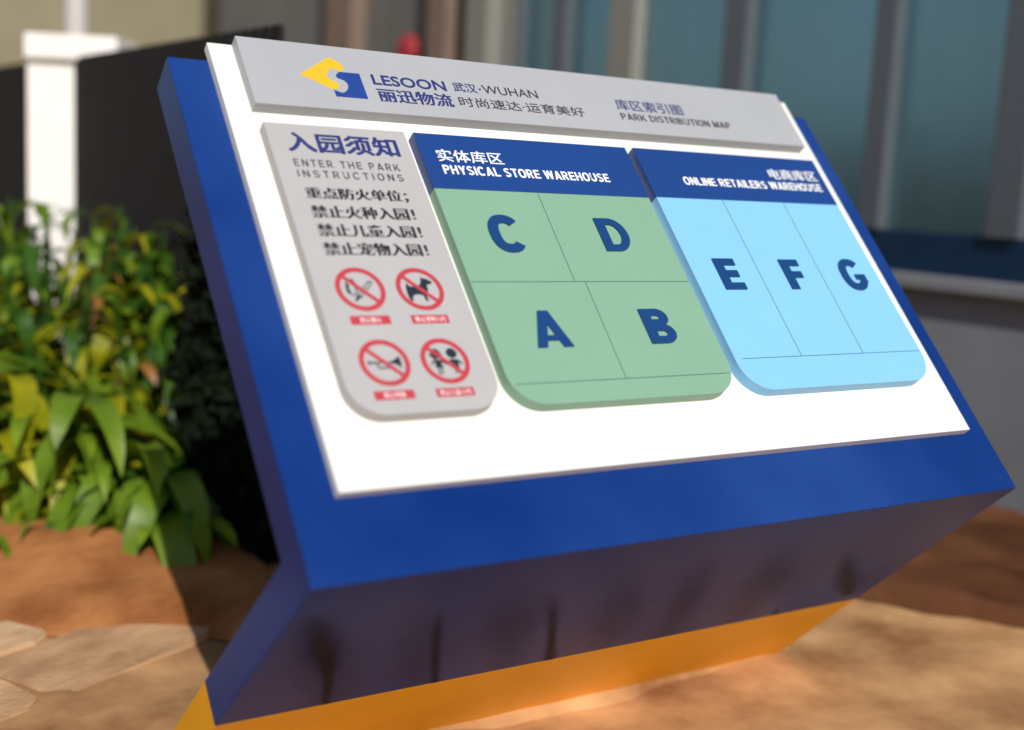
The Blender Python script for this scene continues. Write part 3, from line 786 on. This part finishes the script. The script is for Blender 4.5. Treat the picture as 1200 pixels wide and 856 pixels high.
# ------------------------------------------------------------------ white pillar, pole, railing
p0 = at(83, 6.45)
yawp = 0.56 * -1
pil = empty('gate_pillar', p0, yawp)
tag(pil, 'thick white pillar with a flat cap rising behind the green plants', 'pillar')
box('shaft', -0.165, 0.165, -0.16, 0.16, -0.05, 1.86, M['white_post'], pil, 0.006)
box('cap', -0.165, 0.30, -0.2, 0.2, 1.862, 1.985, M['white_post'], pil, 0.01)
pp = at(90, 7.4)
pole = empty('lamp_pole', pp)
tag(pole, 'slim pale pole standing up behind the white pillar', 'pole')
bm = bmesh.new(); bmesh.ops.create_cone(bm, cap_ends=True, segments=24, radius1=0.075, radius2=0.06, depth=4.6, matrix=Matrix.Translation((0, 0, 2.3))); bm_obj('shaft', bm, M['pole'], pole, smooth=False)
bm = bmesh.new(); bmesh.ops.create_uvsphere(bm, u_segments=20, v_segments=12, radius=0.2, matrix=Matrix.Translation((0, 0, 4.75))); bm_obj('lamp_globe', bm, M['white_post'], pole, smooth=True)

def railing(a, b, label, h=1.88, step=0.088):
    r = empty('railing', a); d = b - a; L = d.length; r.rotation_euler = (0, 0, math.atan2(d.y, d.x))
    tag(r, label, 'fence', 'black railings behind the plants')
    me = None
    n = int(L / step)
    for k in range(n + 1):
        if me is None:
            o = box('bar', -0.024, 0.024, -0.012, 0.012, 0.05, h, M['black'], r); me = o.data
        else:
            o = bpy.data.objects.new('bar', me); COL.objects.link(o); o.parent = r
        o.location = (k * step, 0, 0)
    for z in (0.18, h * 0.5, h - 0.12):
        box('rail', -0.02, L + .02, 0.013, 0.045, z, z + 0.04, M['black'], r)
    return r
railing(at(-110, 9.4), at(44, 6.75), 'black railing of close vertical bars left of the white pillar')
railing(at(90, 6.3), at(330, 4.35) , 'black railing of close vertical bars between white pillar and sign')

# ------------------------------------------------------------------ plants
def leaf_mesh(name, length, width, droop, mt, fold=0.25):
    bm = bmesh.new(); n = 7; prev = None
    for k in range(n + 1):
        t = k / n
        ang = droop * t
        x = length * (math.sin(ang) / droop if droop else t) if False else length * t * math.cos(ang * .6)
        z = length * t * math.sin(1.15 - ang * 1.25) * 0.8
        wd_ = width * math.sin(math.pi * min(1, 0.08 + t * 0.92)) ** 0.7 * (1 - 0.15 * t) if k < n else 0.001
        c = bm.verts.new((x, 0, z)); l = bm.verts.new((x, wd_ / 2, z + fold * wd_ * .5)); r = bm.verts.new((x, -wd_ / 2, z + fold * wd_ * .5))
        if prev:
            bm.faces.new((prev[0], c, l, prev[1])); bm.faces.new((prev[2], r, c, prev[0]))
        prev = (c, l, r)
    me = bpy.data.meshes.new(name); bm.to_mesh(me); bm.free(); me.materials.append(mt)
    for p in me.polygons: p.use_smooth = True
    return me
LV = {}
for key in ('leaf_a', 'leaf_b', 'leaf_c', 'leaf_d'):
    LV[key] = [leaf_mesh(key, 1.0, wd_, dr, M[key]) for wd_, dr in ((0.16, 0.9), (0.2, 1.4), (0.24, 1.8))]
def plant(px, depth, h, nl, mix, label, spread=1.0, lmin=.35, lmax=.6, seed=0):
    r = random.Random(seed * 31 + 5); p = at(px, depth)
    root = empty('leafy_plant', (p.x, p.y, 0.06)); tag(root, label, 'plant', 'broad leaved plants in the bed')
    stems = max(3, nl // 14); tips = []
    for s in range(stems):
        a = r.uniform(0, 6.28); lean = r.uniform(.05, .28) * spread; hh = h * r.uniform(.45, .85)
        tips.append((Vector((math.cos(a) * .06, math.sin(a) * .06, 0)), Vector((math.cos(a) * lean, math.sin(a) * lean, hh))))
    bm = bmesh.new()
    for a, b in tips:
        d = b - a
        bmesh.ops.create_cone(bm, cap_ends=True, segments=7, radius1=.014, radius2=.006, depth=d.length, matrix=Matrix.Translation((a + b) / 2) @ d.to_track_quat('Z', 'Y').to_matrix().to_4x4())
    bm_obj('stems', bm, M['leaf_c'], root)
    for k in range(nl):
        a, b = tips[k % stems]; t = r.uniform(.05, 1.0); q = a.lerp(b, t)
        o = bpy.data.objects.new('leaf', r.choice(LV[r.choice(mix)])); COL.objects.link(o); o.parent = root
        s = r.uniform(lmin, lmax) * (1.1 - .3 * t)
        o.location = q; o.scale = (s, s, s * r.uniform(.5, 1.1)); o.rotation_euler = (r.uniform(-.3, .3), r.uniform(-.25, .45), r.uniform(0, 6.28))
PL = [(-70, 5.4, 1.36, 230, ['leaf_b', 'leaf_a', 'leaf_b', 'leaf_c'], 'tall green plant at the far left edge, in front of the railing', 1.4),
      (5, 5.3, 1.38, 250, ['leaf_a', 'leaf_b', 'leaf_b', 'leaf_c'], 'bushy green plant left of the white pillar foot', 1.4),
      (75, 5.1, 1.28, 260, ['leaf_a', 'leaf_a', 'leaf_b', 'leaf_c'], 'brightest yellow green plant, in front of the white pillar', 1.5),
      (140, 5.3, 1.34, 260, ['leaf_b', 'leaf_a', 'leaf_b', 'leaf_d', 'leaf_c'], 'green plant with dry brown leaves right of the white pillar', 1.4),
      (196, 5.2, 1.32, 240, ['leaf_b', 'leaf_c', 'leaf_b', 'leaf_a'], 'mid green plant beside the left edge of the sign', 1.3),
      (240, 5.3, 1.25, 220, ['leaf_b', 'leaf_c', 'leaf_c'], 'darker green plant partly hidden behind the left edge of the sign', 1.1),
      (-30, 4.7, 0.62, 50, ['leaf_b', 'leaf_a'], 'plant with long arching leaves cut off by the left edge, above the bare soil', 1.5),
      (35, 4.65, 0.60, 46, ['leaf_b', 'leaf_a', 'leaf_b'], 'plant with long arching leaves left of the bare soil', 1.5),
      (105, 4.7, 0.66, 50, ['leaf_b', 'leaf_a', 'leaf_b'], 'long leaved arching plant over the middle of the bare soil', 1.5),
      (178, 4.5, 0.66, 50, ['leaf_b', 'leaf_a', 'leaf_b'], 'long leaved plant between the bare soil and the shade of the sign', 1.2),
      (212, 4.3, 0.46, 44, ['leaf_b', 'leaf_c', 'leaf_b'], 'low drooping green plant nearest the sign', 0.8),
      (-5, 4.05, 0.14, 16, ['leaf_b', 'leaf_a'], 'smallest green tuft at the left edge on the soil', 1.2)]
for k, (px, dp, h, nl, mix, lb, sp) in enumerate(PL):
    if h > 1: plant(px, dp, h, nl, mix, lb, sp, .20, .44, k)
    elif h > .2: plant(px, dp, h, nl, mix, lb, sp, .40, .72, k)
    else: plant(px, dp, h, nl, mix, lb, sp, .14, .24, k)

def hedge(a, b, h, th, label):
    """dense dark hedge: stem framework under a mass of small leaves"""
    r = random.Random(11); root = empty('hedge', a); d = b - a; L = d.length; root.rotation_euler = (0, 0, math.atan2(d.y, d.x)); tag(root, label, 'hedge')
    bm = bmesh.new()
    for k in range(9000):
        x = r.uniform(0, L); z = r.uniform(0.02, h); y = r.uniform(-th, th)
        if abs(y) > th * (0.75 + .35 * mn.noise(Vector((x * 2.5, z * 2.5, y)))): continue
        if z > h * (0.9 + .15 * mn.noise(Vector((x * 2, 3, y * 2)))): continue
        s = r.uniform(.03, .06)
        mt = Matrix.Translation((x, y, z)) @ Euler((r.uniform(-1.5, 1.5), r.uniform(-1.5, 1.5), r.uniform(0, 6.28))).to_matrix().to_4x4()
        vs = [bm.verts.new(mt @ Vector(c)) for c in ((-s, 0, 0), (0, s * .5, .005), (s, 0, 0), (0, -s * .5, .005))]
        bm.faces.new(vs)
    o = bm_obj('crown', bm, M['hedge'], root)
    bm = bmesh.new()
    for k in range(int(L / .25)):
        x = k * .25 + .1
        bmesh.ops.create_cone(bm, cap_ends=True, segments=6, radius1=.02, radius2=.008, depth=h * .9, matrix=Matrix.Translation((x, r.uniform(-.05, .05), h * .45)))
    bm_obj('stems', bm, M['bark'], root)
hedge(at(272, 4.6), at(430, 4.2), 1.36, 0.30, 'dense hedge coloured near black for the deep shade behind the left side of the sign')
